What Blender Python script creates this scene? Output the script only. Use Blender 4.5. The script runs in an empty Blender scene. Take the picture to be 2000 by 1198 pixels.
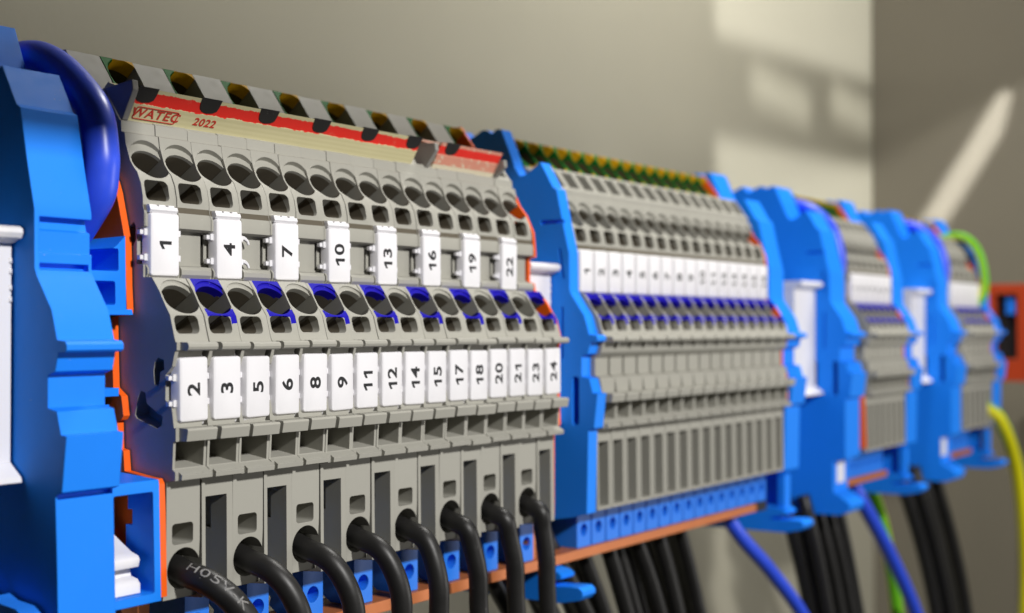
import bpy, bmesh, math, random
from mathutils import Vector, Matrix
random.seed(7)
S = 0.001                                   # everything below is written in millimetres
scene = bpy.context.scene
C = scene.collection

# ------------------------------------------------------------------ camera, world, lamps, exposure
F_PX = 2580.0
yaw = math.atan(1820.0 / F_PX)              # angle between the view axis and the rail (+X)
pitch = math.atan(37.0 / F_PX)
cam_d = bpy.data.cameras.new('camera'); cam = bpy.data.objects.new('camera', cam_d); C.objects.link(cam)
cam.location = Vector((-125.1, -145.6, 0)) * S
fwd = Vector((math.cos(yaw) * math.cos(pitch), math.sin(yaw) * math.cos(pitch), math.sin(pitch)))
cam.rotation_euler = fwd.to_track_quat('-Z', 'Y').to_euler()
cam_d.sensor_width = 36; cam_d.lens = F_PX / 2000 * 36
cam_d.clip_start = 0.01; cam_d.clip_end = 20
cam_d.dof.use_dof = True; cam_d.dof.focus_distance = 0.205; cam_d.dof.aperture_fstop = 20
scene.camera = cam

world = bpy.data.worlds.new('World'); scene.world = world; world.use_nodes = True
bg = world.node_tree.nodes['Background']
bg.inputs[0].default_value = (1.0, 0.97, 0.92, 1); bg.inputs[1].default_value = 0.02

def area(name, loc, target, sx, sy, watts, col=(1, 1, 1), spread=180, roll=None):
    d = bpy.data.lights.new(name, 'AREA'); d.shape = 'RECTANGLE'; d.size = sx * S; d.size_y = sy * S
    d.energy = watts; d.color = col; d.spread = math.radians(spread)
    o = bpy.data.objects.new(name, d); C.objects.link(o); o.location = Vector(loc) * S
    q = (Vector(target) - Vector(loc)).to_track_quat('-Z', 'Y')
    if roll: q = q @ Matrix.Rotation(math.radians(roll), 3, 'Z').to_quaternion()
    o.rotation_euler = q.to_euler(); return o
area('key_lamp', (-24, -490, 255), (40, 0, 0), 42, 42, 3.85, (1, 0.98, 0.95))
area('fill_lamp', (430, -330, -40), (200, 0, 0), 160, 160, 0.6, (1, 0.97, 0.93))
area('wash_lamp', (310, -25, 370), (300, 120, 80), 120, 60, 2.0, (1, .975, .93))
# light falling through the openings of the cabinet on to the far end of the back wall
area('door_gap_lamp_upper', (512, 58, 167), (512, 120, 167), 208, 64, 0.034, (1, .99, .98), 18, roll=2.5)
area('door_gap_lamp_lower', (512, 58, 64), (512, 120, 64), 204, 46, 0.024, (1, .99, .98), 18, roll=1.8)
area('door_gap_lamp_left', (482, 62, 113), (482, 120, 113), 70, 17, 0.0023, (1, .99, .96), 24, roll=-4)
area('door_gap_lamp_right', (576, 62, 119), (576, 120, 119), 58, 19, 0.0022, (1, .99, .96), 24, roll=-4)
area('door_gap_lamp_streak', (470, -30, 142), (608, 66, 88), 12, 72, 0.0095, (.98, .98, 1), 3, roll=-32)

scene.view_settings.view_transform = 'Standard'; scene.view_settings.look = 'None'
scene.view_settings.exposure = 0; scene.view_settings.gamma = 1
scene.render.engine = 'CYCLES'

# ------------------------------------------------------------------ tagging
def tag(o, label=None, cat=None, group=None, kind=None):
    if label: o['label'] = label
    if cat: o['category'] = cat
    if group: o['group'] = group
    if kind: o['kind'] = kind
    return o
def empty(name, loc=(0, 0, 0), label=None, cat=None, group=None):
    o = bpy.data.objects.new(name, None); o.empty_display_size = 0.002
    C.objects.link(o); o.location = Vector(loc) * S
    return tag(o, label, cat, group)
def copy_tree(o, parent=None, kids=None):
    c = o.copy(); C.objects.link(c)
    if parent: c.parent = parent
    for ch in [x for x in list(bpy.data.objects) if x.parent == o]: copy_tree(ch, c)
    return c

# ------------------------------------------------------------------ materials
def nd(nt, t, **kw):
    n = nt.nodes.new(t)
    for k, v in kw.items(): setattr(n, k, v)
    return n
class NB:
    def __init__(s, nt): s.nt = nt
    def m(s, op, a, b=None, c=None):
        n = nd(s.nt, 'ShaderNodeMath', operation=op)
        for i, v in enumerate((a, b, c)):
            if v is None: continue
            if isinstance(v, (int, float)): n.inputs[i].default_value = v
            else: s.nt.links.new(v, n.inputs[i])
        return n.outputs[0]
    def mixc(s, f, a, b):
        n = nd(s.nt, 'ShaderNodeMix', data_type='RGBA')
        for i, v in ((0, f), (6, a), (7, b)):
            if isinstance(v, (int, float)): n.inputs[i].default_value = v
            elif isinstance(v, tuple): n.inputs[i].default_value = (*v, 1)
            else: s.nt.links.new(v, n.inputs[i])
        return n.outputs[2]
    def noise(s, vec, scale, detail=3, rough=.5):
        n = nd(s.nt, 'ShaderNodeTexNoise'); n.inputs['Scale'].default_value = scale
        n.inputs['Detail'].default_value = detail; n.inputs['Roughness'].default_value = rough
        s.nt.links.new(vec, n.inputs['Vector']); return n.outputs['Fac']
def plastic(name, col, rough=.45, bevel=.12, var=.06, grain=900, bump=.02, spec=.35, paint=None, metal=0, sss=0):
    m = bpy.data.materials.new(name); m.use_nodes = True; nt = m.node_tree; b = NB(nt)
    P = nt.nodes['Principled BSDF']; L = nt.links
    tc = nd(nt, 'ShaderNodeTexCoord'); O = tc.outputs['Object']
    ob = nd(nt, 'ShaderNodeObjectInfo').outputs['Random']
    n1 = b.noise(O, 160, 4, .6)
    f = b.m('MULTIPLY_ADD', n1, 2 * var, 1 - var)
    f = b.m('MULTIPLY', f, b.m('MULTIPLY_ADD', ob, var, 1 - var / 2))
    base = col
    if paint: base = paint(b, O, nt, col)
    if var > 0 and name not in ('black_ink', 'pale_ink'):
        sp = b.m('MULTIPLY', b.m('GREATER_THAN', b.noise(O, 2600, 1), .80), b.m('GREATER_THAN', b.noise(O, 240, 2), .5))
        sc = b.m('MULTIPLY', b.m('SMOOTH_MIN', b.m('MULTIPLY', b.m('SUBTRACT', b.noise(O, 330, 6, .75), .60), 3.0), 1.0, .1), .5)
        sc = b.m('MAXIMUM', sc, 0)
        base = b.mixc(sc, base, tuple(v * .72 + .045 for v in col)); base = b.mixc(b.m('MULTIPLY', sp, .6), base, (.55, .54, .5))
    mx = nd(nt, 'ShaderNodeVectorMath', operation='SCALE')
    if isinstance(base, tuple): mx.inputs[0].default_value = base
    else: L.new(base, mx.inputs[0])
    L.new(f, mx.inputs['Scale']); L.new(mx.outputs[0], P.inputs['Base Color'])
    r = b.m('MULTIPLY_ADD', b.noise(O, 500, 3), .18, rough - .09); L.new(r, P.inputs['Roughness'])
    P.inputs['Specular IOR Level'].default_value = spec; P.inputs['Metallic'].default_value = metal
    if bevel:
        bv = nd(nt, 'ShaderNodeBevel', samples=4); bv.inputs['Radius'].default_value = bevel * S
    bp = nd(nt, 'ShaderNodeBump'); bp.inputs['Strength'].default_value = bump * 5; bp.inputs['Distance'].default_value = .00006
    L.new(b.noise(O, grain * 2.2, 2), bp.inputs['Height'])
    if bevel: L.new(bv.outputs[0], bp.inputs['Normal'])
    L.new(bp.outputs[0], P.inputs['Normal'])
    return m

GREY = (.34, .332, .292)
def sep(b, O, nt):
    s = nd(nt, 'ShaderNodeSeparateXYZ'); nt.links.new(O, s.inputs[0])
    return [b.m('MULTIPLY', s.outputs[i], 1000.0) for i in range(3)]
def paint_factory(blue, pe):
    def paint(b, O, nt, col):
        x, y, z = sep(b, O, nt)
        n = b.m('MULTIPLY_ADD', b.noise(O, 1300, 2), .9, -.45)
        zn = b.m('ADD', z, n); xn = b.m('ADD', x, n)
        out = col
        # shade inside the wire funnels and test openings, painted into the colour
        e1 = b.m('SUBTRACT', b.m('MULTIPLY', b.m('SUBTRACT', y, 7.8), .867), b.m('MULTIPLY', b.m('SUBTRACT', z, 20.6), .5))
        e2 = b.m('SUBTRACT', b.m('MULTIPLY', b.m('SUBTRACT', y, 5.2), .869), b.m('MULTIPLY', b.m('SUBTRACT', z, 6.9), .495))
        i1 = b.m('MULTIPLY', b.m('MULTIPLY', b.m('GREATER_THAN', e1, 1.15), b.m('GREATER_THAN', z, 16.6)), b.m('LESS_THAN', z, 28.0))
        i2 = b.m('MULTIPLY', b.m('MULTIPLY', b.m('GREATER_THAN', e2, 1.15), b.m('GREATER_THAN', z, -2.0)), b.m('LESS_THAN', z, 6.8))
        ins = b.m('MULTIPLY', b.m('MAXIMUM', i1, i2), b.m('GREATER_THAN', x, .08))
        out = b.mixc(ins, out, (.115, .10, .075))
        if blue:
            d = b.m('SUBTRACT', b.m('MULTIPLY', b.m('SUBTRACT', y, 5.2), .869), b.m('MULTIPLY', b.m('SUBTRACT', z, 6.9), .495))
            rng = b.m('MULTIPLY', b.m('LESS_THAN', z, 7.0), b.m('GREATER_THAN', x, .62))
            near = b.m('MULTIPLY', b.m('LESS_THAN', d, 1.7), rng)
            up = b.m('GREATER_THAN', zn, 4.3)
            lo = b.m('MULTIPLY', b.m('LESS_THAN', zn, 2.6), b.m('GREATER_THAN', zn, 1.25))
            rt = b.m('MULTIPLY', b.m('MULTIPLY', b.m('LESS_THAN', zn, 2.6), b.m('GREATER_THAN', zn, .2)), b.m('GREATER_THAN', x, 5.02))
            f = b.m('MULTIPLY', near, b.m('MAXIMUM', up, b.m('MAXIMUM', lo, rt)))
            out = b.mixc(f, out, (.012, .008, .34))
        if pe:
            d = b.m('SUBTRACT', b.m('MULTIPLY', b.m('SUBTRACT', y, 20.9), .805), b.m('MULTIPLY', b.m('SUBTRACT', z, 35.9), .594))
            lim = b.m('MULTIPLY_ADD', b.m('GREATER_THAN', zn, 39.2), 1.7, .6)
            near = b.m('MULTIPLY', b.m('LESS_THAN', b.m('ABSOLUTE', d), lim), b.m('GREATER_THAN', z, 35.3))
            out = b.mixc(near, out, (.58, .32, .008))
            out = b.mixc(b.m('MULTIPLY', b.m('GREATER_THAN', d, lim), b.m('GREATER_THAN', z, 35.0)), out, (.085, .07, .035))  # painted shade deep in the top funnel
            g = b.m('MULTIPLY', near, b.m('LESS_THAN', xn, 2.3))
            out = b.mixc(g, out, (.01, .13, .018))
        return out
    return paint
M = {}
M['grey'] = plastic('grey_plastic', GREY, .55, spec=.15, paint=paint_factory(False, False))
M['grey_even'] = M['grey']
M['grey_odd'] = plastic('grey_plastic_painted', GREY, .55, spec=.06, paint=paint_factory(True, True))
M['white'] = plastic('white_plastic', (.75, .74, .765), .45, .2, var=.02)
M['ink'] = plastic('black_ink', (.012, .012, .014), .6, 0)
M['red_ink'] = plastic('red_ink', (.45, .03, .015), .6, 0)
M['cable_ink'] = plastic('pale_ink', (.22, .215, .21), .6, 0, var=.4)
M['blue'] = plastic('blue_plastic', (.009, .225, .92), .55, .2, var=.04, spec=.2)
M['clamp_blue'] = plastic('clamp_blue_plastic', (.018, .19, .80), .42, .15)
M['cable_blue'] = plastic('blue_cable_sheath', (.03, .085, .74), .36, 0, bump=.008, spec=.5)
M['orange'] = plastic('orange_plastic', (.88, .12, .006), .45, .1)
M['black'] = plastic('black_cable_sheath', (.013, .0125, .012), .44, 0, var=.25, bump=.03, spec=.38)
M['dark'] = plastic('dark_plastic', (.014, .013, .012), .5, .1)
M['copper'] = plastic('copper_bar', (.52, .17, .06), .42, .15, var=.12, metal=.25)
M['redframe'] = plastic('red_frame_plastic', (.42, .045, .008), .5, .4)
M['grey_metal'] = plastic('zinc_metal', (.45, .45, .44), .4, .2, metal=.6)
M['duct'] = plastic('duct_plastic', (.24, .23, .21), .6, .3)

def jumper_paint(b, O, nt, col):
    x, y, z = sep(b, O, nt)
    n = b.m('MULTIPLY_ADD', b.noise(O, 900, 3, .7), 1.0, -.5)
    zn = b.m('ADD', z, n)
    f = b.m('MULTIPLY', b.m('GREATER_THAN', zn, 32.75), b.m('LESS_THAN', b.m('ADD', z, b.m('MULTIPLY', n, .8)), 34.35))
    st = b.m('MULTIPLY', b.m('SINE', b.m('MULTIPLY', z, 9.0)), .5)
    c = b.mixc(b.m('MULTIPLY_ADD', st, .25, .25), col, (.42, .38, .20))
    return b.mixc(f, c, (.72, .022, .012))
M['jumper'] = plastic('cream_red_jumper_plastic', (.58, .53, .31), .5, .1, paint=jumper_paint)
def worn_paint(b, O, nt, col):
    x, y, z = sep(b, O, nt)
    n = b.noise(O, 700, 3, .7)
    f = b.m('MULTIPLY', b.m('GREATER_THAN', n, .42), b.m('GREATER_THAN', z, 31.0))
    c = b.mixc(b.m('MULTIPLY', f, .6), col, (.60, .06, .03))
    g = b.m('MULTIPLY', b.m('GREATER_THAN', z, 32.9), b.m('LESS_THAN', z, 34.35))
    return b.mixc(g, c, (.72, .022, .012))
M['jumper_worn'] = plastic('worn_jumper_plastic', (.62, .55, .40), .5, .1, paint=worn_paint)
def yg_factory(phase, width):
    def yg_paint(b, O, nt, col):
        u = nd(nt, 'ShaderNodeUVMap'); q = nd(nt, 'ShaderNodeSeparateXYZ'); nt.links.new(u.outputs[0], q.inputs[0])
        f = b.m('LESS_THAN', b.m('FRACT', b.m('ADD', q.outputs[1], phase)), width)
        return b.mixc(f, (.66, .62, .008), (.13, .46, .012))
    return yg_paint
M['yg'] = plastic('green_yellow_sheath', (.7, .65, .02), .4, 0, paint=yg_factory(.12, .36))
M['yg_turned'] = plastic('yellow_green_sheath', (.7, .65, .02), .4, 0, paint=yg_factory(.55, .30))
M['yg_loop'] = plastic('green_yellow_loop_sheath', (.7, .65, .02), .4, 0, paint=yg_factory(.62, .5))
def wall_mat(name, col):
    m = bpy.data.materials.new(name); m.use_nodes = True; nt = m.node_tree; b = NB(nt); P = nt.nodes['Principled BSDF']
    tc = nd(nt, 'ShaderNodeTexCoord'); O = tc.outputs['Object']
    n = b.noise(O, 9, 4, .6); c = b.mixc(n, tuple(v * .92 for v in col), tuple(v * 1.06 for v in col))
    sp = b.noise(O, 900, 2, .7); c = b.mixc(b.m('MULTIPLY', sp, .12), c, tuple(v * .5 for v in col))
    nt.links.new(c, P.inputs['Base Color']); P.inputs['Roughness'].default_value = .6; P.inputs['Specular IOR Level'].default_value = .25
    bp = nd(nt, 'ShaderNodeBump'); bp.inputs['Strength'].default_value = .25; bp.inputs['Distance'].default_value = .0002
    nt.links.new(b.noise(O, 700, 2), bp.inputs['Height']); nt.links.new(bp.outputs[0], P.inputs['Normal'])
    return m
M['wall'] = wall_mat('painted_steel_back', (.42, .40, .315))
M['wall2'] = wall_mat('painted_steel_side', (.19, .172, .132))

# ------------------------------------------------------------------ mesh helpers
class MB:
    def __init__(s): s.bm = bmesh.new(); s.uv = None
    def prism(s, pts, x0, x1):
        a = [s.bm.verts.new((x0, y, z)) for y, z in pts]; c = [s.bm.verts.new((x1, y, z)) for y, z in pts]
        s.bm.faces.new(a); s.bm.faces.new(c[::-1]); n = len(pts)
        for i in range(n): s.bm.faces.new((a[i], c[i], c[(i + 1) % n], a[(i + 1) % n]))
        return s
    def box(s, x0, x1, y0, y1, z0, z1): return s.prism([(y0, z0), (y1, z0), (y1, z1), (y0, z1)], x0, x1)
    def loft(s, rings, smooth=True, cap=True):
        R = [[s.bm.verts.new(p) for p in r] for r in rings]; n = len(R[0])
        for a, b_ in zip(R, R[1:]):
            for i in range(n):
                f = s.bm.faces.new((a[i], a[(i + 1) % n], b_[(i + 1) % n], b_[i])); f.smooth = smooth
        if cap: s.bm.faces.new(R[0][::-1]); s.bm.faces.new(R[-1])
        return s
    def tube(s, path, r, seg=20, uv=False):
        P = [Vector(p) for p in path]; rings = []; up = None
        for i, p in enumerate(P):
            t = (P[min(i + 1, len(P) - 1)] - P[max(i - 1, 0)]).normalized()
            if up is None: up = t.orthogonal().normalized()
            up = (up - t * up.dot(t)).normalized(); sd = t.cross(up)
            rr = r if not callable(r) else r(i / (len(P) - 1))
            rings.append([p + rr * (math.cos(a) * up + math.sin(a) * sd) for a in [2 * math.pi * k / seg for k in range(seg)]])
        if uv:
            lay = s.bm.loops.layers.uv.verify()
            R = [[s.bm.verts.new(q) for q in rg] for rg in rings]
            for i in range(len(R) - 1):
                for k in range(seg):
                    f = s.bm.faces.new((R[i][k], R[i][(k + 1) % seg], R[i + 1][(k + 1) % seg], R[i + 1][k])); f.smooth = True
                    for lp, (u, v) in zip(f.loops, ((i, k), (i, k + 1), (i + 1, k + 1), (i + 1, k))): lp[lay].uv = (u / len(R), v / seg)
            return s
        return s.loft(rings)
    def cyl(s, c, axis, r, depth, r2=None, seg=40, squash=None):
        """c: mouth centre, axis: direction, elliptical radii r=(rx, rs)"""
        ax = Vector(axis).normalized(); X = Vector((1, 0, 0)); Sd = ax.cross(X).normalized(); c = Vector(c)
        if not isinstance(r, tuple): r = (r, r)
        if r2 is None: r2 = r
        if not isinstance(r2, tuple): r2 = (r2, r2)
        def ring(o, q): return [o + q[0] * math.cos(2 * math.pi * k / seg) * X + q[1] * math.sin(2 * math.pi * k / seg) * Sd for k in range(seg)]
        return s.loft([ring(c, r), ring(c + ax * depth, r2)], smooth=True)
    def mesh(s, name='m'):
        bmesh.ops.recalc_face_normals(s.bm, faces=s.bm.faces)
        for v in s.bm.verts: v.co *= S
        me = bpy.data.meshes.new(name); s.bm.to_mesh(me); s.bm.free(); return me
    def build(s, name, mat, parent=None): return link(s.mesh(name), name, mat, parent)
def link(me, name, mat, parent=None):
    me.materials.clear(); me.materials.append(mat)
    o = bpy.data.objects.new(name, me); C.objects.link(o)
    if parent: o.parent = parent
    return o
def boolean(me, cutters, op='DIFFERENCE'):
    o = bpy.data.objects.new('tmp', me); C.objects.link(o); cs = []
    for mb in cutters:
        co = bpy.data.objects.new('cut', mb.mesh('cut')); C.objects.link(co); cs.append(co)
        md = o.modifiers.new('b', 'BOOLEAN'); md.operation = op; md.object = co; md.solver = 'EXACT'
    dg = bpy.context.evaluated_depsgraph_get(); dg.update()
    r = bpy.data.meshes.new_from_object(o.evaluated_get(dg))
    for c in cs: bpy.data.objects.remove(c)
    bpy.data.objects.remove(o)
    return r
def sharp(me, ang=30):
    me.polygons.foreach_set('use_smooth', [True] * len(me.polygons)); me.set_sharp_from_angle(angle=math.radians(ang)); return me
def rrect(x0, x1, z0, z1, r, n=5):
    out = []
    for cx, cz, a0 in ((x1 - r, z1 - r, 0), (x0 + r, z1 - r, 90), (x0 + r, z0 + r, 180), (x1 - r, z0 + r, 270)):
        for k in range(n + 1):
            a = math.radians(a0 + 90 * k / n); out.append((cx + r * math.cos(a), cz + r * math.sin(a)))
    return out
def rbox_cut(x0, x1, z0, z1, y0, y1, r, dz=0, shrink=0):
    """rounded opening in XZ pushed along Y from y0 to y1; dz shifts the deep end"""
    mb = MB(); p = rrect(x0, x1, z0, z1, r)
    cx, cz = (x0 + x1) / 2, (z0 + z1) / 2
    mb.loft([[Vector((x, y0, z)) for x, z in p], [Vector((cx + (x - cx) * (1 - shrink), y1, cz + (z - cz) * (1 - shrink) + dz)) for x, z in p]], smooth=True)
    return mb
def spline(pts, n=10):
    P = [Vector(p) for p in pts]; P = [P[0] * 2 - P[1]] + P + [P[-1] * 2 - P[-2]]; out = []
    for i in range(1, len(P) - 2):
        for k in range(n):
            t = k / n; a, b, c, d = P[i - 1:i + 3]
            out.append(.5 * ((2 * b) + (c - a) * t + (2 * a - 5 * b + 4 * c - d) * t * t + (3 * b - 3 * c + d - a) * t ** 3))
    out.append(P[-2]); return out
_txt = {}
def text_mesh(s, size, bold=.0, stretch=1.0, key=None, extrude=.03):
    k = (s, size, bold, stretch)
    if k in _txt: return _txt[k].copy()
    cu = bpy.data.curves.new('t', 'FONT'); cu.body = s; cu.size = size; cu.align_x = 'CENTER'; cu.align_y = 'CENTER'
    cu.offset = bold; cu.extrude = extrude; cu.space_character = 1.12
    o = bpy.data.objects.new('t', cu); C.objects.link(o)
    dg = bpy.context.evaluated_depsgraph_get(); dg.update()
    me = bpy.data.meshes.new_from_object(o.evaluated_get(dg)); bpy.data.objects.remove(o)
    for v in me.vertices: v.co.x *= stretch
    _txt[k] = me; return me.copy()

# ------------------------------------------------------------------ setting: cabinet walls
wb = MB().box(-60, 640, 120, 124, -420, 420).build('wall_back', M['wall']); tag(wb, kind='structure')
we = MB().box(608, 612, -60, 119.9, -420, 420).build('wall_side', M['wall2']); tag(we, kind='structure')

# ------------------------------------------------------------------ terminal block housings
FRONT = [(34, 42.3), (25.4, 42.0), (20.9, 35.9), (20.4, 34.9), (18.9, 34.1), (17.8, 34.9), (16.2, 34.9), (12.7, 30.2), (12.3, 30.0), (12.2, 28.4), (11.5, 28.2),
         (11.2, 26.5), (10.2, 24.0), (9.5, 23.1), (8.6, 22.2), (7.8, 20.6), (7.35, 18.6), (7.3, 17.2), (6.95, 16.0), (6.95, 14.3), (8.6, 14.0), (8.6, 8.9), (7.1, 8.7), (6.7, 8.2), (6.7, 7.5), (7.1, 7.0),
         (5.3, 6.9), (3.75, 5.0), (2.5, 3.0), (1.4, 1.5), (.45, -1.7), (.2, -2.35), (-1.4, -2.35), (-1.75, -2.6), (-1.85, -3.0), (-1.7, -3.4), (-1.3, -3.55), (.2, -3.5),
         (.5, -4.2), (.9, -5.8), (2.3, -7.0), (2.3, -10.6), (1.1, -11.2), (.8, -12.5), (.5, -14.45), (-1.6, -14.5), (-1.75, -14.8), (-1.45, -16.3), (.6, -16.4), (.8, -20.3), (-.55, -21.1), (-.45, -21.8), (2.0, -22.1)]
CHEEK = [[(3.9, -4.6), (2.7, -4.9), (2.6, -6.3), (3.4, -6.6), (3.5, -7.7), (3.8, -8.6), (4.6, -8.4), (4.9, -6.6), (4.6, -5.2)],
         [(7.6, -9.4), (6.7, -9.6), (6.3, -11.2), (4.4, -12.2), (2.9, -12.9), (3.1, -14.2), (4.0, -14.7), (8.5, -13.4), (8.9, -12.9), (8.2, -10.2)],
         [(9.4, 15.0), (10.6, 14.2), (10.6, 12.2), (9.6, 11.4), (8.9, 12.4), (8.9, 14.4)]]
def housing(kind):
    """kind: 'plug' cable entry and blank top, 'slot' painted funnels with a long slot, 'tag' as slot for the further rows"""
    low = [(2.0, -31), (2.2, -34.5), (2.7, -39.0), (9, -39.6), (10, -37), (40, -34), (44, -10), (44, 30)] if kind == 'plug' else \
          [(1.9, -31), (1.8, -39.4), (9, -40.0), (10, -37), (40, -34), (44, -10), (44, 30)]
    base = MB().prism(FRONT + low, 0, 6.13).mesh('housing')
    ax1 = Vector((0, .86, -.50))
    cut = []
    # upper funnel: shallow countersink and deep bore, open to the neighbour on the right
    c1 = Vector((3.42, 9.85, 23.75)); cut.append(MB().cyl(c1 - ax1 * 3, ax1, (3.2, 2.7), 16, (3.0, 2.4)))
    cut.append(MB().cyl(c1 - ax1 * 2.0 + Vector((0, .62, 1.1)), ax1, (3.3, 2.7), 2.4, (3.2, 2.6)))
    c2 = Vector((3.4, 3.2, 3.75)); cut.append(MB().cyl(c2 - ax1 * 3, ax1, (3.15, 2.65), 16, (2.95, 2.35)))
    cut.append(MB().cyl(c2 - ax1 * 2.0 + Vector((0, .4, .7)), ax1, (3.2, 2.7), 2.35, (3.1, 2.6)))
    # square test openings under each funnel
    cut.append(rbox_cut(.5, 4.95, 17.9, 20.95, 3, 15, .8, dz=.6, shrink=.05))
    cut.append(rbox_cut(.5, 4.95, -1.35, 1.3, -4, 10, .8, dz=.4, shrink=.05))
    # window under the lower ledge
    cut.append(MB().prism([(-4, -16.45), (22, -16.45), (22, -17.2), (.9, -20.15), (-.45, -20.55), (-4, -20.55)], .45, 5.65))
    cut.append(MB().prism([(-4, -20.0), (-.25, -20.0), (-.25, -21.0), (-4, -21.0)], 1.9, 4.6))
    # short ends of ridge bars (leaves the dark gap between neighbouring bars)
    for y0, y1, z0, z1 in ((-5, -.05, -3.8, -2.1), (-5, .1, -16.8, -14.3), (-5, .2, -22.2, -20.55)):
        cut.append(MB().box(-1, .62, y0, y1, z0, z1))
    cut.append(MB().box(-1, .35, 4, 7.2, 6.95, 8.75))
    # gaps between neighbours in the marker recess and under the ridge bar
    cut.append(MB().box(5.35, 7, -4, 7, -11.0, -6.7)); cut.append(MB().box(5.0, 7, -1.2, 6, -5.0, -3.5))
    g = MB(); q = [(5.15, -14.35), (7, -14.35), (7, -11.6), (6.0, -11.6)]; g.loft([[Vector((x, -4, z)) for x, z in q], [Vector((x, 6, z)) for x, z in q]], smooth=False); cut.append(g)
    cut.append(MB().box(5.6, 7, 3, 11, 9.2, 13.8))
    # jumper socket on top
    a = MB(); u = Vector((0, .60, .80)); nrm = Vector((0, .80, -.60)); c = Vector((0, 14.4, 32.5))
    pts = [c + u * s_ - nrm * 3 for s_ in (-2.3, 2.3)] + [c + u * s_ + nrm * 7 for s_ in (2.1, -2.1)]
    a.prism([(p.y, p.z) for p in pts], .9, 5.2); cut.append(a)
    # small nicks along the upper body edge
    cut.append(MB().box(-1, .12, 4, 7.05, 13.9, 17.5))
    cut.append(MB().box(1.2, 4.4, -5, -1.72, -14.7, -13))
    if kind == 'plug':
        cut.append(rbox_cut(.95, 4.95, -31.15, -28.05, -3, 12, .55, dz=-.4, shrink=.1))
        cut.append(MB().cyl((3.35, -3, -35.3), (0, 1, .10), (3.15, 3.15), 18, (2.6, 2.6)))
    else:
        cut.append(MB().box(.85, 4.95, -4, 11, -38.7, -24.9))
        cut.append(MB().box(4.9, 7, 5.4, 11, -30.2, -24.9)); cut.append(MB().box(-1, .16, -1, 6, -45, -22.4))
    if kind != 'plug':
        ax = Vector((0, .805, -.594)); c3 = Vector((3.6, 23.1, 38.85)); cut.append(MB().cyl(c3 - ax * 2, ax, (3.5, 4.15), 14, (3.3, 3.3)))
    # cut-outs of the moulding in the left cheek
    for q in CHEEK: cut.append(MB().prism(q, -1, 2.5))
    me = boolean(base, cut); me.name = 'housing_' + kind
    return sharp(me, 28)
H = {k: housing(k) for k in ('plug', 'slot')}

# ------------------------------------------------------------------ marker tags
_num = {}
def num_mesh(s):
    if s in _num: return _num[s].copy()
    bm = bmesh.new(); n = len(s)
    for i, ch in enumerate(s):
        cx = (i - (n - 1) / 2) * 2.05
        if ch == '1':                                  # a one with its flag, like the printed tags
            q = [(.62, -1.1), (.62, 1.1), (.22, 1.1), (-.55, .62), (-.55, .12), (.12, .5), (.12, -1.1)]
            a = [bm.verts.new((cx - .1 + x, y, -.03)) for x, y in q]; c = [bm.verts.new((cx - .1 + x, y, .03)) for x, y in q]
            bm.faces.new(a[::-1]); bm.faces.new(c)
            for k in range(len(q)): bm.faces.new((a[k], a[(k + 1) % len(q)], c[(k + 1) % len(q)], c[k]))
        else:
            t = text_mesh(ch, 3.15, .07, 1.22)
            for v in t.vertices: v.co.x += cx
            bm.from_mesh(t)
    me = bpy.data.meshes.new('number'); bm.to_mesh(me); bm.free(); _num[s] = me; return me.copy()
def rounded_plate(x0, x1, y0, y1, z0, z1, r=.35, e=.3):
    """plate whose front face (small y) has softened edges"""
    mb = MB()
    def ring(ins, y): return [Vector((x, y, z)) for x, z in rrect(x0 + ins, x1 - ins, z0 + ins, z1 - ins, max(r - ins, .05), 4)]
    mb.loft([ring(e, y0), ring(e * .3, y0 + e * .3), ring(0, y0 + e), ring(0, y1)], smooth=False)
    return mb
def marker_mesh(style):
    # local origin: centre of the front face
    mb = rounded_plate(-2.68, 2.68, 0, 1.9, -4.62, 4.62, .5, .42)
    mb.prism([(.7, 4.5), (1.1, 5.1), (2.0, 5.1), (2.0, 4.5)], -2.4, 2.3)
    mb.prism([(.5, -4.5), (.9, -5.15), (2.0, -5.15), (2.0, -4.5)], -2.45, 2.35)
    for z in (1.75, -1.9):
        if style in ('left', 'both', 'peg'):
            mb.prism([(.75, z + .5), (1.7, z + .45), (1.7, z - .45), (.75, z - .5)], -3.25, -2.6)
            mb.prism([(.95, z + .3), (1.6, z + .3), (1.6, z - .35), (.95, z - .35)], -3.85, -3.2)
        mb.prism([(.8, z + .45), (1.7, z + .45), (1.7, z - .45), (.8, z - .45)], 2.6, 3.5)
    if style == 'both':
        for z, s_ in ((1.75, 1), (-1.9, -1)):
            path = spline([(3.2, 1.3, z), (4.0, 1.25, z + .1), (4.7, 1.2, z - .3), (4.95, 1.1, z - .9)], 4)
            mb.tube(path, lambda t: .42 - .2 * t, 6)
    if style in ('left', 'both'):                     # wide lip on top of upper markers
        mb.prism([(.3, 4.6), (.0, 5.0), (.2, 5.5), (1.9, 5.6), (1.9, 4.6)], -2.75, 2.35)
        for k in range(3): mb.prism([(.25, 5.5), (.35, 5.75), (1.2, 5.75), (1.2, 5.5)], -2.7 + k * 1.75, -1.35 + k * 1.6)
    me = mb.mesh('marker_tag'); return sharp(me, 35)
MK = {k: marker_mesh(k) for k in ('plain', 'left', 'both', 'peg')}
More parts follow.
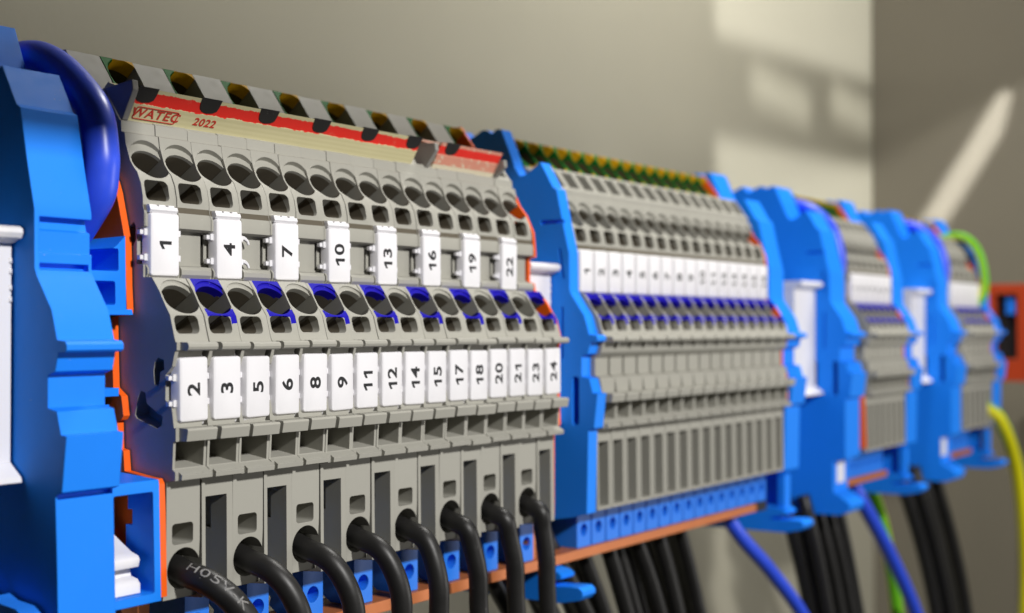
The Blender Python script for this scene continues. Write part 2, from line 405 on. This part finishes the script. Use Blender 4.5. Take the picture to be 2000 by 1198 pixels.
def add_marker(parent, num, upper, tilt=0, style=None):
    style = style or ('left' if upper else 'plain')
    o = link(MK[style], 'marker_tag', M['white'], parent) if not MK[style].materials else bpy.data.objects.new('marker_tag', MK[style])
    if o.name not in C.objects: C.objects.link(o)
    o.parent = parent
    o.location = (Vector((3.25, 6.25, 11.75)) if upper else Vector((3.3, 0.0, -9.1))) * S
    o.rotation_euler = (0, math.radians(random.uniform(-1.1, 1.1)), math.radians(tilt))
    if num is not None:
        me = num_mesh(num)
        for v in me.vertices:                        # reads upwards: text x -> z, text y -> -x, stands on the front face
            x, y, z = v.co; v.co = Vector((-y, -z - .01, x)) * S
        t = link(me, 'number', M['ink'], o)
    return o

ORD = ['first', 'second', 'third', 'fourth', 'fifth', 'sixth', 'seventh', 'eighth', 'ninth', 'tenth', 'eleventh', 'twelfth', 'thirteenth', 'fourteenth', 'fifteenth', 'sixteenth', 'seventeenth', 'eighteenth', 'nineteenth', 'twentieth', 'twenty-first', 'twenty-second', 'twenty-third', 'twenty-fourth']
low_nums = [2, 3, 5, 6, 8, 9, 11, 12, 14, 15, 17, 18, 20, 21, 23, 24]
P0 = -.5; PITCH = 6.2
for k in range(16):
    even = k % 2 == 0
    n1 = low_nums[k]; up = 1 + 3 * (k // 2)
    if even: lab = 'grey terminal block with white tag %d above and tag %d below, black cable plugged in' % (up, n1)
    else: lab = 'grey terminal block with white tag %d, blue rimmed hole and long open slot below' % n1
    t = empty('terminal_block', (P0 + k * PITCH, random.uniform(-.12, .12) * (k > 0), random.uniform(-.09, .09) * (k > 0)), lab, 'terminal block', 'grey terminal blocks of the nearest row')
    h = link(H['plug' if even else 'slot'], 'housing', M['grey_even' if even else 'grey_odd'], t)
    add_marker(t, str(n1), False, tilt=random.uniform(-1.5, 1.5) if n1 != 5 else 5, style='peg' if k == 0 else 'plain')
    if even: add_marker(t, str(up), True, tilt=random.uniform(-1, 1), style='both' if up == 4 else 'left')

def row(x0, n, pitch, rowname, numbered, sx=1.0):
    for k in range(n):
        lab = 'blurred grey terminal block with white tag %d in the %s' % (k + 1, rowname) if numbered else \
              'blurred grey terminal block with white tag, %s in the %s' % (ORD[k], rowname)
        t = empty('terminal_block', (x0 + k * pitch, 0, 0), lab, 'terminal block', 'grey terminal blocks of the ' + rowname)
        t.scale = (sx, 1, 1)
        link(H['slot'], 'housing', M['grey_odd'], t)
        mk = add_marker(t, str(k + 1) if numbered else None, True, style='plain'); mk.scale.x = 1.03
row(115.3, 16, 6.07, 'second row from the left', True, .98)
row(275.0, 7, 5.3, 'third row from the left', True, .855)
row(377.0, 6, 6.55, 'fourth and farthest row', False, 1.055)

# ------------------------------------------------------------------ blue end clamps (plates) ------------------------------------
CLAMP = [(36, 43.5), (35.2, 43.8), (33.1, 41.7), (29.3, 43.6), (28.2, 43.4), (26.8, 42.5), (25.5, 43.5), (24.3, 43.3), (21.6, 37.1), (20.6, 34.5), (19.3, 32.7), (17.9, 32.8), (13.9, 35.3),
         (12.5, 33.0), (10.6, 29.7), (9.7, 29.2), (8.0, 21.5), (6.8, 16.6), (6.5, 15.4), (6.4, 7.6), (5.9, 6.5), (2.7, 2.0), (1.5, -1.9), (-.1, -2.05), (-.5, -2.5), (-.5, -3.2), (-.1, -3.5), (1.2, -3.5), (1.85, -6.0), (3.4, -6.5),
         (3.4, -10.8), (1.5, -11.2), (.6, -14.2), (-.55, -14.3), (.3, -21.6), (1.7, -22.1)]
def end_clamp(x, w, bottom, label, pockets=True, slits=True):
    t = empty('end_clamp', (x, 0, 0), label, 'end clamp', 'blue end clamps on the rail')
    me = MB().prism(CLAMP + bottom, 0, w).mesh('clamp_body')
    cut = []
    if pockets:    # marker channel recess with a rail across it
        cut.append(MB().prism([(4, 14.2), (8.6, 14.2), (8.6, 13.0), (6.9, 12.7), (6.9, 7.9), (4, 7.9)], .8, w + 1) if False else
                   MB().prism([(3, 14.5), (8.0, 14.5), (7.6, 12.9), (6.85, 12.6), (6.85, 9.7), (3, 9.7)], .75, w + 1))
        cut.append(MB().prism([(3, 8.3), (7.6, 8.3), (7.6, 7.6), (7.2, 7.4), (3, 7.2)], .75, w - .5))
        cut.append(MB().prism([(3, 20.0), (7.45, 20.0), (7.15, 18.6), (6.95, 18.6), (6.95, 17.6), (6.7, 17.5), (6.6, 16.2), (3, 16.2)], .0 + .5, w + 1))
        cut.append(MB().prism([(-4, -22.0), (2.6, -22.0), (2.6, -22.7), (-4, -22.7)], .3, w + 1))
        cut.append(MB().prism([(-4, -14.0), (1.2, -14.0), (1.2, -14.6), (-4, -14.6)], .0 - 1, -.5))
    if slits:
        cut.append(MB().prism(rrect(4.0, 5.7, -21.2, -10.8, .8), -1, w + 1))
        cut.append(MB().prism(rrect(10.4, 12.0, -21.2, -10.8, .8), -1, w + 1))
        cut.append(MB().prism(rrect(6.6, 13.8, 21.8, 22.7, .35), -1, .8))
        cut.append(MB().prism([(8.6, 16.5), (9.2, 16.5), (8.2, 10.0), (7.6, 10.0)], -1, .7))
        cut.append(MB().prism([(7.9, 4), (8.5, 4), (8.5, -7), (7.9, -7)], -1, .5)); cut.append(MB().prism([(12.6, 4), (13.2, 4), (13.2, -7), (12.6, -7)], -1, .5))
    me = sharp(boolean(me, cut), 28)
    link(me, 'clamp_body', M['blue'], t)
    return t
back = [(44, -20), (44, 40)]
B1 = [(1.3, -30), (.8, -44), (40, -44)] + back
B2 = [(2.1, -39.7), (6, -40.8), (10.8, -41.6), (40, -44)] + back
B3 = [(1.7, -40), (5.6, -40.9), (5.6, -50.5), (3.5, -51.5), (.6, -53.4), (.3, -54.4), (1.2, -56.3), (3.7, -57.2), (16.8, -57.4), (40, -57)] + back
end_clamp(-19, 9.0, B1, 'wide blue end clamp at the left edge, under the thick blue cable', slits=False)
c2 = end_clamp(111.6, 3.6, B2, 'thin dark blue end clamp between the first and second terminal rows', pockets=False)
end_clamp(213.6, 9.6, B2, 'bright blue end clamp closing the second row beside a white tag holder', pockets=False, slits=False)
end_clamp(257.5, 12.0, B3, 'large blue end clamp just before the third terminal row', pockets=False)
end_clamp(313.4, 10.5, B2, 'blue end clamp closing the third terminal row', pockets=False, slits=False)
end_clamp(362.0, 12.0, B3, 'large blue end clamp just before the fourth terminal row', pockets=False)
end_clamp(417.6, 11, B2, 'farthest blue end clamp beside the red frame', pockets=False, slits=False)

# feet of the clamps that carry the copper bar
def foot(x, w, z_top, label):
    t = empty('bar_support', (x, 0, 0), label, 'bar support', 'blue forked feet under the copper bar')
    me = MB().prism([(34, -53.5), (34, -57.5), (18.8, -57.4), (3.5, -57.2), (-.9, -56.2), (-1.9, -55.2), (-1.9, -54.3), (-1.0, -53.6), (.6, -53.6), (6.5, -54.0), (9.0, -53.6),
                     (4.6, -52.6), (3.4, -52.3), (3.2, -51.6), (4.2, -50.9), (8.9, -50.0), (14, -51.0), (22, -51.6)], 0, w).mesh('foot_fork')
    link(sharp(me), 'foot_fork', M['blue'], t)
    if z_top:
        MB().prism([(4.2, z_top), (4.2, -52.0), (6.2, -52.0), (6.2, z_top)], w * .2, w * .75).build('upright_rib', M['blue'], t)
        MB().prism([(7.5, z_top), (7.5, -50.8), (40, -50.8), (40, z_top)], w * .55, w * .75).build('upright_web', M['blue'], t)
    return t
foot(103.5, 5, None, 'forked blue foot under the copper bar between first and second rows')
foot(217, 7, -41.5, 'forked blue foot with upright rib at the right end of the second row')
foot(317, 7, -41.5, 'forked blue foot at the right end of the third row')
foot(417, 7, -41.5, 'farthest forked blue foot under the fourth row')
# rounded foot at the left edge
t = empty('bar_support', (-22.4, 0, 0), 'dark blue rounded clip foot in the bottom left corner', 'bar support', 'blue forked feet under the copper bar')
me = boolean(MB().prism([(40, -36.6), (14.5, -35.6), (11.8, -36.4), (10.6, -35.6), (8.6, -36.3), (5.2, -36.6), (3.9, -37.3), (3.4, -39), (3.4, -44), (40, -44)], 0, 2.8).mesh('x'),
             [MB().prism([(36, -37.6), (14.5, -36.8), (11.6, -37.6), (8, -37.6), (5.4, -38), (5.4, -43), (36, -43)], -1, 2)])
link(sharp(me), 'foot_fork', M['clamp_blue'], t)

# white tag holders in front of the clamps
def carrier(x, w, label):
    t = empty('tag_holder', (x, 11, 0), label, 'tag holder', 'white vertical tag holders')
    mb = MB()
    mb.box(-w, -.15, 0, 6, -18.6, 11.2)
    mb.build('holder_body', M['white'], t)
    MB().prism([(-2.4, 12.9), (-2.6, 12.3), (-2.2, 11.6), (0, 10.9), (6, 10.9), (6, 13.1), (-1.8, 13.2)], -w - .1, -.1).build('top_lip', M['white'], t)
    MB().prism([(-2.6, -20.8), (-2.4, -20.1), (0, -18.3), (6, -18.3), (6, -21.0)], -w - .1, -.1).build('bottom_lip', M['white'], t)
    mb = MB()
    for z in (8.6, 7.2, 5.0, 3.4): mb.tube([(-.3, .1, z + .4), (-.25, .1, z - .35)], .26, 8)
    mb.build('edge_knobs', M['white'], t)
carrier(-19.2, 17, 'white tag holder cut off by the left edge of the picture')
carrier(111.4, 11, 'white tag holder half hidden behind the first terminal row')
carrier(257.3, 16, 'tall white tag holder between the second and third rows')
carrier(361.8, 16, 'white tag holder between the third and fourth rows')

# ------------------------------------------------------------------ orange separators
OR_A = [(40, 20), (13.2, 22), (12.23, 21.07), (11.5, 19.4), (10.0, 13.9), (9.5, 12.0), (9.26, 5.6), (9.0, 2.2), (9.1, 1.6), (12.4, 1.2), (12.2, -4.7), (12.0, -9), (10.2, -10.2), (9.7, -13.0), (10.2, -13.6), (11.1, -13.8),
        (10.9, -17.8), (9.7, -18.0), (9.4, -20.9), (4.3, -21.5), (2.6, -21.6), (2.1, -22.3), (1.86, -26.2), (1.5, -38.1), (12, -40), (40, -38)]
OR_B = [(34, 42.6), (25.2, 42.4), (20.5, 36.0), (19, 32), (13, 29.6), (11.6, 28), (9.9, 24.6), (8.2, 22.6), (6.5, 19), (6.1, 15), (6.1, 14), (7.6, 13.6), (7.6, 9), (6.4, 8.6), (6.2, 7.2), (4.9, 6.6), (3.2, 4.6),
        (.9, 1), (.0, -2.2), (.2, -4), (1.6, -7), (1.6, -11), (.3, -13), (.1, -20), (1.6, -22.4), (1.6, -38.6), (12, -40), (40, -38)]
def orange(x, prof, label):
    a = prof is OR_A
    o = MB().prism(prof, 0, 1.15 if a else .7).build('separator_plate', M['orange']); o.location = (x * S, 0 if a else .0007, 0)
    tag(o, label, 'separator plate', 'orange separator plates')
orange(-1.9, OR_A, 'orange separator plate between the blue module and the block with tag 1')
orange(98.85, OR_B, 'orange end plate after the block with tag 24')
orange(212.45, OR_B, 'orange end plate closing the second terminal row')
orange(273.6, OR_A, 'orange separator plate just before the third row')
orange(312.2, OR_B, 'orange end plate closing the third terminal row')
orange(416.4, OR_B, 'farthest orange end plate at the end of the fourth row')

# ------------------------------------------------------------------ blue module beside the clamp
t = empty('connector_module', (-9.9, 0, 0), 'blue connector module with open box, between wide clamp and orange plate', 'connector module')
arc = [(9.4 if False else 9.3, 0, 0)]
# upper saddle: front plate with a concave top, two pockets
mb = MB(); W = 7.95
top = []
for k in range(13):
    u = k / 12; x = u * W; top.append((x, 12.9 - 2.5 * math.sin(math.pi * min(1, u * 1.02)) ** .8))
outl = top + [(W, 2.2), (0, 2.2)]
mb.loft([[Vector((x, 9.4 - (0.0 if z > 7 else (7 - z) * .06), z)) for x, z in outl], [Vector((x, 30, z + (0 if z < 7 else -.5))) for x, z in outl]], smooth=False)
me = boolean(mb.mesh('s'), [rbox_cut(.2, 6.75, 7.75, 9.75, 6, 19, .35), rbox_cut(1.9, 6.1, 2.9, 6.3, 6, 16, .35), rbox_cut(.2, 6.75, 8.8, 11.0, 6, 19, .3)])
link(sharp(me), 'saddle', M['blue'], t)
MB().prism([(8.2, 1.5), (8.5, 2.3), (30, 2.3), (30, 1.4)], 0, W + .5).build('ledge', M['blue'], t)
for i, (y, z0, z1, x1) in enumerate(((10.8, -3.9, -2.9, 6.0), (10.6, -10.2, -9.0, 7.9))):
    MB().prism([(y, z0), (y, z1), (30, z1 + .15), (30, z0)], 0, x1).build('ledge', M['blue'], t)
mb = MB(); mb.prism([(12.6, 1.5), (12.8, -9.2), (30, -9.2), (30, 1.5)], 1.2, 2.6); mb.prism([(11.6, -11.4), (11.6, -13.4), (30, -13.4), (30, -11.4)], 0, 7.0)
mb.prism([(12.6, -13.2), (12.0, -17.3), (12.0, -21.6), (30, -21.6), (30, -13.2)], 0, 5.2); mb.prism([(10.9, -17.8), (10.9, -20.3), (30, -20.6), (30, -17.6)], 0, 6.6)
mb.build('inner_webs', M['blue'], t)
# the open box
me = MB().prism([(2.0, -21.6), (1.85, -22.2), (1.3, -38.5), (26, -38.5), (26, -21.2), (12, -21.0)], 0, W).mesh('b')
me = boolean(me, [rbox_cut(-.2 + .35, W - 1.1, -37.3, -23.2, -3, 20, .3), MB().prism([(7.2, -22.8), (7.2, -26), (6.2, -26), (6.2, -28.2), (7.6, -28.2), (7.6, -36.9), (22, -36.9), (22, -22.8)], W - 2, W + 1), MB().prism([(5.9, -31.8), (5.9, -33.2), (8, -33.2), (8, -31.8)], W - 2, W - .4), MB().prism([(5.7, -35.2), (5.7, -36.6), (8, -36.6), (8, -35.2)], W - 2, W - .4)])
link(sharp(me), 'open_box', M['blue'], t)
# white stepped lever in the box
lev = [(13, -26.5), (12.4, -28.5), (11.4, -29.3), (9.5, -30.4), (7.2, -31.6), (5.6, -32.1), (5.3, -32.6), (5.6, -33.6), (7.4, -34.0), (7.2, -35.0), (5.8, -35.3), (5.2, -35.9), (5.2, -37.2), (18, -37.2), (18, -26.5)]
me = MB().prism(lev, .4, 5.0).mesh('lever'); me.transform(Matrix.Translation((.0006, -.0023, 0))); link(sharp(me, 50), 'stepped_lever', M['white'], t)
mb = MB().prism([(16, -24), (16, -37), (18.5, -37), (18.5, -24)], .2, 6.8); mb.build('box_back', M['orange'], t)

# ------------------------------------------------------------------ jumper bars with red stripe
def jumper(x0, x1, mat, label, notches, txt=None):
    t = empty('jumper_bar', (x0, 0, 0), label, 'jumper bar')
    L = x1 - x0
    me = MB().prism([(11.35, 32.7), (13.1, 29.75), (14.6, 30.2), (19, 35.0), (17.4, 36.4), (12.2, 34.6)], .1, L).mesh('j')
    link(me, 'body', mat, t)
    # front lip with the red stripe, dark rounded tabs clipped over it
    pts = [(0, 32.5), (0, 34.9), (L, 34.9), (L, 32.5)]
    def yy(z): return 11.45 - (z - 32.7) * .62
    mb = MB(); mb.loft([[Vector((x, yy(z), z)) for x, z in pts], [Vector((x, yy(z) + .75, z)) for x, z in pts]], smooth=False)
    mb.build('stripe_lip', mat, t)
    for c in notches:
        mb = MB(); q = [(c - 2.0, 35.05), (c - 1.95, 34.0), (c - 1.7, 33.4), (c - 1.1, 33.05), (c - .2, 32.9), (c + 1.0, 33.05), (c + 1.7, 33.4), (c + 1.9, 34.0), (c + 2.0, 35.05)]
        q = [(max(.02, min(L, x)), z) for x, z in q]
        mb.loft([[Vector((x, yy(z) - .12, z)) for x, z in q], [Vector((x, yy(z) + 1.0, z)) for x, z in q]], smooth=False)
        mb.build('dark_tab', M['dark'], t)
    if txt:
        for body, cx, sz, st in txt:
            tm = text_mesh(body, sz, .035, st)
            dz = Vector((0, 1.75, -2.95)).normalized()          # down the cream face
            nn = Vector((0, -2.95, -1.75)).normalized()
            for v in tm.vertices:
                x, y, z = v.co; p = Vector((cx + x + .22 * y, 12.05, 31.5)) - dz * y + nn * (z + .04); v.co = p * S
            link(tm, 'printing', M['red_ink'], t)
        mb = MB()                                                # rounded frame line round the logo
        fr = rrect(.75, 8.6, -.95, .95, .3, 3); pr = []
        dz = Vector((0, 1.75, -2.95)).normalized(); nn = Vector((0, -2.95, -1.75)).normalized()
        for x, y in fr + fr[:1]: pr.append(Vector((x + .22 * y, 12.05, 31.5)) - dz * y + nn * .05)
        mb.tube(pr, .09, 6); mb.build('printed_frame', M['red_ink'], t)
    return t
NOTCH0 = 2.6
jumper(1.0, 66.5, M['jumper'], 'long cream jumper bar with red stripe and red printing', [NOTCH0 - 1.0 + 12.4 * i for i in range(6)] , [('WATEC', 4.7, 1.9, 1.25), ('2022', 14.2, 1.75, 1.15)])
jumper(72.6, 92.4, M['jumper_worn'], 'short worn jumper bar with smeared red printing at the right', [3.6], None)
# end plates of the jumper channel
for x, z1, lab in ((-.2, 35.8, 'dark grey channel end plate at the left of the long jumper bar'), (70.4, 34.6, 'grey channel end plate between the two jumper bars'), (92.8, 33.6, 'grey channel end plate right of the short jumper bar')):
    o = MB().prism([(14.2, 29.9), (12.4, 30.2), (10.0, z1 - 1.4), (10.2, z1), (11.0, z1), (16.5, 35.1), (18.2, 35.2)], 0, 1.0).build('channel_end_plate', M['duct'])
    o.location.x = x * S; tag(o, lab, 'end plate', 'grey end plates of the jumper channel')

# ------------------------------------------------------------------ copper bar and blue bar clamps
t = empty('copper_bar', (0, 0, 0), 'copper busbar under the first and second terminal rows', 'busbar')
MB().box(-28, 204, 6.0, 16, -50.0, -48.0).build('bar', M['copper'], t)
MB().box(204, 210, 5.8, 16.2, -50.2, -47.8).build('end_cap', M['dark'], t)
mb = MB(); mb.box(97.6, 100.4, 7.5, 15, -48, -38); mb.box(98.5, 108, 14.5, 16, -48, -39); mb.build('upright', M['copper'], t)
MB().box(-3.5, 1.5, 8, 15.5, -48, -39.5).build('upright', M['copper'], t)
for x0, x1, lab in ((262, 306, 'short copper busbar under the third terminal row'), (364, 402, 'short copper busbar under the fourth terminal row')):
    o = MB().box(x0, x1, 6, 16, -50.0, -48.0).build('copper_bar', M['copper']); tag(o, lab, 'busbar')
    o = MB().box(x0 - 1.5, x0 + 4.5, 5.4, 16, -48, -41.5).build('bar_terminal', M['grey_metal'] if False else M['white'])
    tag(o, 'pale end terminal sitting on the copper bar of the %s row' % ('third' if x0 < 300 else 'fourth'), 'terminal', 'pale end terminals on copper bars')
def bar_clamp_mesh(w):
    me = MB().prism([(7, -47.9), (7, -38), (16, -36), (20, -36), (20, -47.9), (17.5, -47.9), (16.5, -46), (17.2, -44.6), (16.6, -43), (15.6, -42.6), (15.6, -46.5), (12.5, -46.8)] if False else
                    [(7, -47.9), (7, -38), (20, -38), (20, -41.0), (16.0, -41.6), (15.2, -42.8), (16.0, -44.0), (14.4, -45.2), (14.8, -46.6), (12.6, -47.9)], 0, w).mesh('bc')
    me = boolean(me, [MB().cyl((w / 2, 5, -44.3), (0, 1, 0), 1.35, 9), MB().box(w * .3, w * .7, 6, 8, -40.6, -39.4) if w > 5 else MB().box(1.6, 3, 5, 6, -1, 0)])
    return sharp(me)
bc1 = bar_clamp_mesh(4.7); bc2 = bar_clamp_mesh(5.5)
for i in range(8):
    t = empty('bar_clamp', (7.2 + 12.4 * i, 0, 0), 'blue bar clamp on the copper bar, below the slot of tag %d' % low_nums[2 * i + 1], 'bar clamp', 'blue clamps on the copper bar, first row')
    link(bc1, 'clamp_body', M['clamp_blue'], t)
    for z in (-31.4, -34.6): MB().cyl((.15, 3.4, z), (0, 1, 0), .55, 4, seg=16).build('peg', M['clamp_blue'], t)
    me = MB().cyl((2.35, 9.5, -44.3), (0, 1, 0), 1.3, 2).mesh('s')
    if i == 0: scr = boolean(me, [MB().box(1.0, 3.7, 9, 10, -44.45, -44.15)])
    link(scr, 'screw', M['dark'] if False else M['clamp_blue'], t)
for i in range(16):
    t = empty('bar_clamp', (115.5 + 6.07 * i, 0, 0), 'blue bar clamp with round hole on copper bar, %s of the second row' % ORD[i], 'bar clamp', 'blue clamps on the copper bar, second row')
    link(bc2, 'clamp_body', M['clamp_blue'], t)
for x0, n, nm in ((270, 6, 'third'), (373, 5, 'fourth')):
    for i in range(n):
        o = link(bc2, 'bar_clamp', M['clamp_blue']); o.location.x = (x0 + 5.8 * i) * S
        tag(o, 'blurred blue bar clamp under the terminals, %s of the %s row' % (ORD[i], nm), 'bar clamp', 'blue clamps under the %s row' % nm)

# ------------------------------------------------------------------ cables
def cable(path, r, mat, label, group=None, n=10, seg=22, uv=False):
    sp = spline(path, n); o = MB().tube(sp, r, seg, uv).build('cable', mat)
    tag(o, label, 'cable', group); return o, sp
# eight black cables plugged into the first row; (x, y, z) points in the places they hang
def plug_path(i):
    x = 2.85 + 12.4 * i
    f = i / 7.0
    out = (5.2, 5.0, 4.6, 4.2, 3.4, 1.6, .9, .5)[i]        # how far it leans out before falling
    side = (5.2, 3.0, 2.6, 2.2, .8, 2.0, 2.2, 1.2)[i]
    return [(x + .3, 12, -33.6), (x + .1, 5.5, -34.6), (x, 2.2, -35.4), (x + side * .2, -.6 - out * .25, -36.6), (x + side * .6, -out * .78 - .6, -39.3 - .6 * f),
            (x + side, -out - 1.0, -43.6 - 1.4 * f), (x + side * 1.15, -out - 1.0, -50), (x + side * 1.35, -out - 1.0, -60), (x + side * 1.5, 0, -80), (x + side * 1.5, 4, -110)]
for i in range(8):
    o, sp = cable(plug_path(i), 1.76 if i else 1.9, M['black'], 'black cable plugged into the block with tags %d and %d' % (1 + 3 * i, low_nums[2 * i]), 'black cables of the first row', n=12)
    if i == 0:
        # faint printing wrapped round the sheath
        tm = text_mesh('H05V-K', 1.9, .0, 1.35)
        Ls = [0]
        for a, b in zip(sp, sp[1:]): Ls.append(Ls[-1] + (b - a).length)
        campos = Vector((-125.1, -145.6, 0)); s0 = 15.8
        for v in tm.vertices:
            u, w, z = v.co
            s_ = s0 + u; j = max(k for k in range(len(Ls)) if Ls[k] <= s_); j = min(j, len(sp) - 2)
            fr = (s_ - Ls[j]) / (Ls[j + 1] - Ls[j]); p = sp[j].lerp(sp[j + 1], fr); tdir = (sp[min(j + 2, len(sp) - 1)] - sp[max(j - 1, 0)]).normalized()
            n0 = Vector((-.35, -.75, .55)); n0 = (n0 - tdir * n0.dot(tdir)).normalized(); b0 = n0.cross(tdir)
            a = -w / 1.95; v.co = (p + (n0 * math.cos(a) - b0 * math.sin(a)) * (1.98 + z * .5)) * S
        o2 = link(tm, 'printing', M['cable_ink'], o)

# bundles further along the rail
def hang(x, y, z, dx, dy, length, wob=0): return [(x, y + 2, z + 8), (x, y, z), (x + dx * .42 + wob, y + dy * .4, z - length * .3), (x + dx * .8 + wob, y + dy * .8, z - length * .65), (x + dx, y + dy, z - length)]
pos = [(88 + 3.9 * i + random.uniform(-.6, .6) + (6 if 12 < i < 15 else 0), (13, 17, 21)[i % 3] + random.uniform(-1, 1), 34 - .95 * i + random.uniform(-2, 2)) for i in range(24)]
for i, (x, y, dx) in enumerate(pos):
    cable(hang(x, y, -45, dx, -4, 62, random.uniform(-2.4, 2.4)), 1.85, M['black'], 'black cable in the bundle hanging under the second row, %s from the left' % ORD[i], 'black cables hanging under the second row', n=6, seg=14)
for i, (x, y, dx) in enumerate([(251, 20, 15), (254, 15, 15), (259, 20, 16), (262, 15, 15), (267, 20, 14), (270, 15, 16), (274, 20, 14), (278, 15, 15), (283, 19, 13)]):
    cable(hang(x + 3, y - 2, -60, dx + 4, -3, 70, random.uniform(-1.6, 1.6)), 2.1, M['black'], 'black cable under the third row clamp, %s of its bundle' % ORD[i], 'black cables hanging under the third row', n=6, seg=14)
for i, (x, y, dx) in enumerate([(350, 18, 26), (354, 14, 27), (359, 19, 26), (364, 15, 27), (369, 19, 25), (374, 14, 26), (380, 19, 22)]):
    cable(hang(x + 3, y - 2, -60, dx + 8, -3, 80, random.uniform(-2, 2)), 2.5, M['black'], 'black cable under the fourth row, %s of its bundle' % ORD[i], 'black cables hanging under the fourth row', n=6, seg=14)
cable([(196, 16, -44), (198, 12, -51), (204, 10, -58), (220, 9, -69), (243, 9, -86), (262, 10, -106), (275, 12, -135)], 2.0, M['cable_blue'], 'blue cable slanting down below the second row end clamp')
cable([(284, 18, -42), (289, 12, -51), (294, 10, -58), (316, 9, -77), (344, 9, -103), (365, 10, -130)], 2.4, M['cable_blue'], 'blue cable slanting down beside the green and yellow cable')
cable([(318, 22, -45), (325, 18, -58), (338, 18, -76), (350, 18, -104), (354, 18, -140)], 2.3, M['yg'], 'green and yellow cable behind the slanting blue cable', uv=True)
cable([(405, 14, -24), (414, 5, -32), (422, 0, -39), (443, -1, -62), (455, -1, -100), (456, 0, -140)], 2.7, M['yg_turned'], 'green and yellow cable falling at the right edge', uv=True)
cable([(415, 34, 26), (415.4, 26, 33), (415.4, 18, 36), (415.4, 11.5, 35), (415.4, 6.5, 28.5), (415.4, 4.4, 18), (415.4, 5.5, 11), (415.4, 11, 5)], 1.65, M['yg_loop'], 'green and yellow cable looping over the fourth row', uv=True)
# thick blue loops
cable([(-6, 22, 6), (-6, 17.5, 11.5), (-6, 13.2, 15.7), (-6, 10.6, 18.6), (-6, 9.85, 21.5), (-6, 9.8, 24.6), (-6, 11.2, 30.2), (-6, 15.6, 34.7), (-6, 20.8, 38.2), (-6, 25.8, 39.8), (-6, 31, 39.2), (-6, 38, 34)], 2.62, M['cable_blue'], 'thick blue cable looping up behind the wide clamp at left', n=12, seg=32)
cable([(271.3, 20, 6), (271.3, 12, 12), (271.3, 9, 17), (271.3, 9, 23), (271.3, 12, 31), (271.3, 19, 37), (271.3, 28, 38), (271.3, 36, 32)], 2.1, M['cable_blue'], 'blurred blue cable looping over the clamp before the third row', n=8)
cable([(375.6, 20, 6), (375.6, 11, 12), (375.6, 8.5, 17), (375.6, 8.5, 24), (375.6, 12, 32), (375.6, 19, 37.5), (375.6, 28, 38), (375.6, 36, 32)], 2.1, M['cable_blue'], 'blurred blue cable looping over the clamp before the fourth row', n=8)

# ------------------------------------------------------------------ red frame at the right edge
t = empty('red_frame', (480, 0, 0), 'orange red plastic frame at the right edge of the picture', 'frame')
me = boolean(MB().prism([(22, 18.4), (-14, 18.4), (-14, -24.7), (22, -24.7)], 0, 10).mesh('r'), [MB().prism([(18, 14), (8.4, 14), (8.4, -15), (18, -15)], -2, 14)])
link(sharp(me), 'frame_body', M['redframe'], t)
MB().box(4, 9.5, 8.6, 17.8, -14.8, 13.8).build('dark_insert', M['dark'], t)
mb = MB(); mb.cyl((2.0, 11.6, 8.6), (1, 0, 0), 1.0, 2.5) if False else mb.box(1.5, 4.2, 9.6, 13.4, 5, 12); mb.build('blue_insert', M['clamp_blue'], t)
# grey duct further down the side wall
o = MB().box(585, 606, -6, 22, -330, -40).build('wiring_duct', M['duct']); tag(o, 'tall grey wiring duct below the red frame', 'wiring duct')
# mounting rail behind the blocks
o = MB().prism([(50, 12), (44.3, 12), (44.3, 14), (52.5, 14), (52.5, -26), (44.3, -26), (44.3, -24), (50, -24)], -60, 440).build('mounting_rail', M['grey_metal']); tag(o, 'zinc mounting rail carrying all terminal rows', 'mounting rail')
# unseen panel added above the view to block the key lamp; its lower edge shades the back wall and the top of the nearest clamp
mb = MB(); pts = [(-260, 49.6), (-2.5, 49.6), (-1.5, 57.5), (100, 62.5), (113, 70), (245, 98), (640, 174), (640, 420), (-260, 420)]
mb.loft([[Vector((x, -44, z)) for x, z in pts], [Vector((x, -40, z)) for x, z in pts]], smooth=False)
o = mb.build('shade_panel', M['wall2']); tag(o, kind='structure')
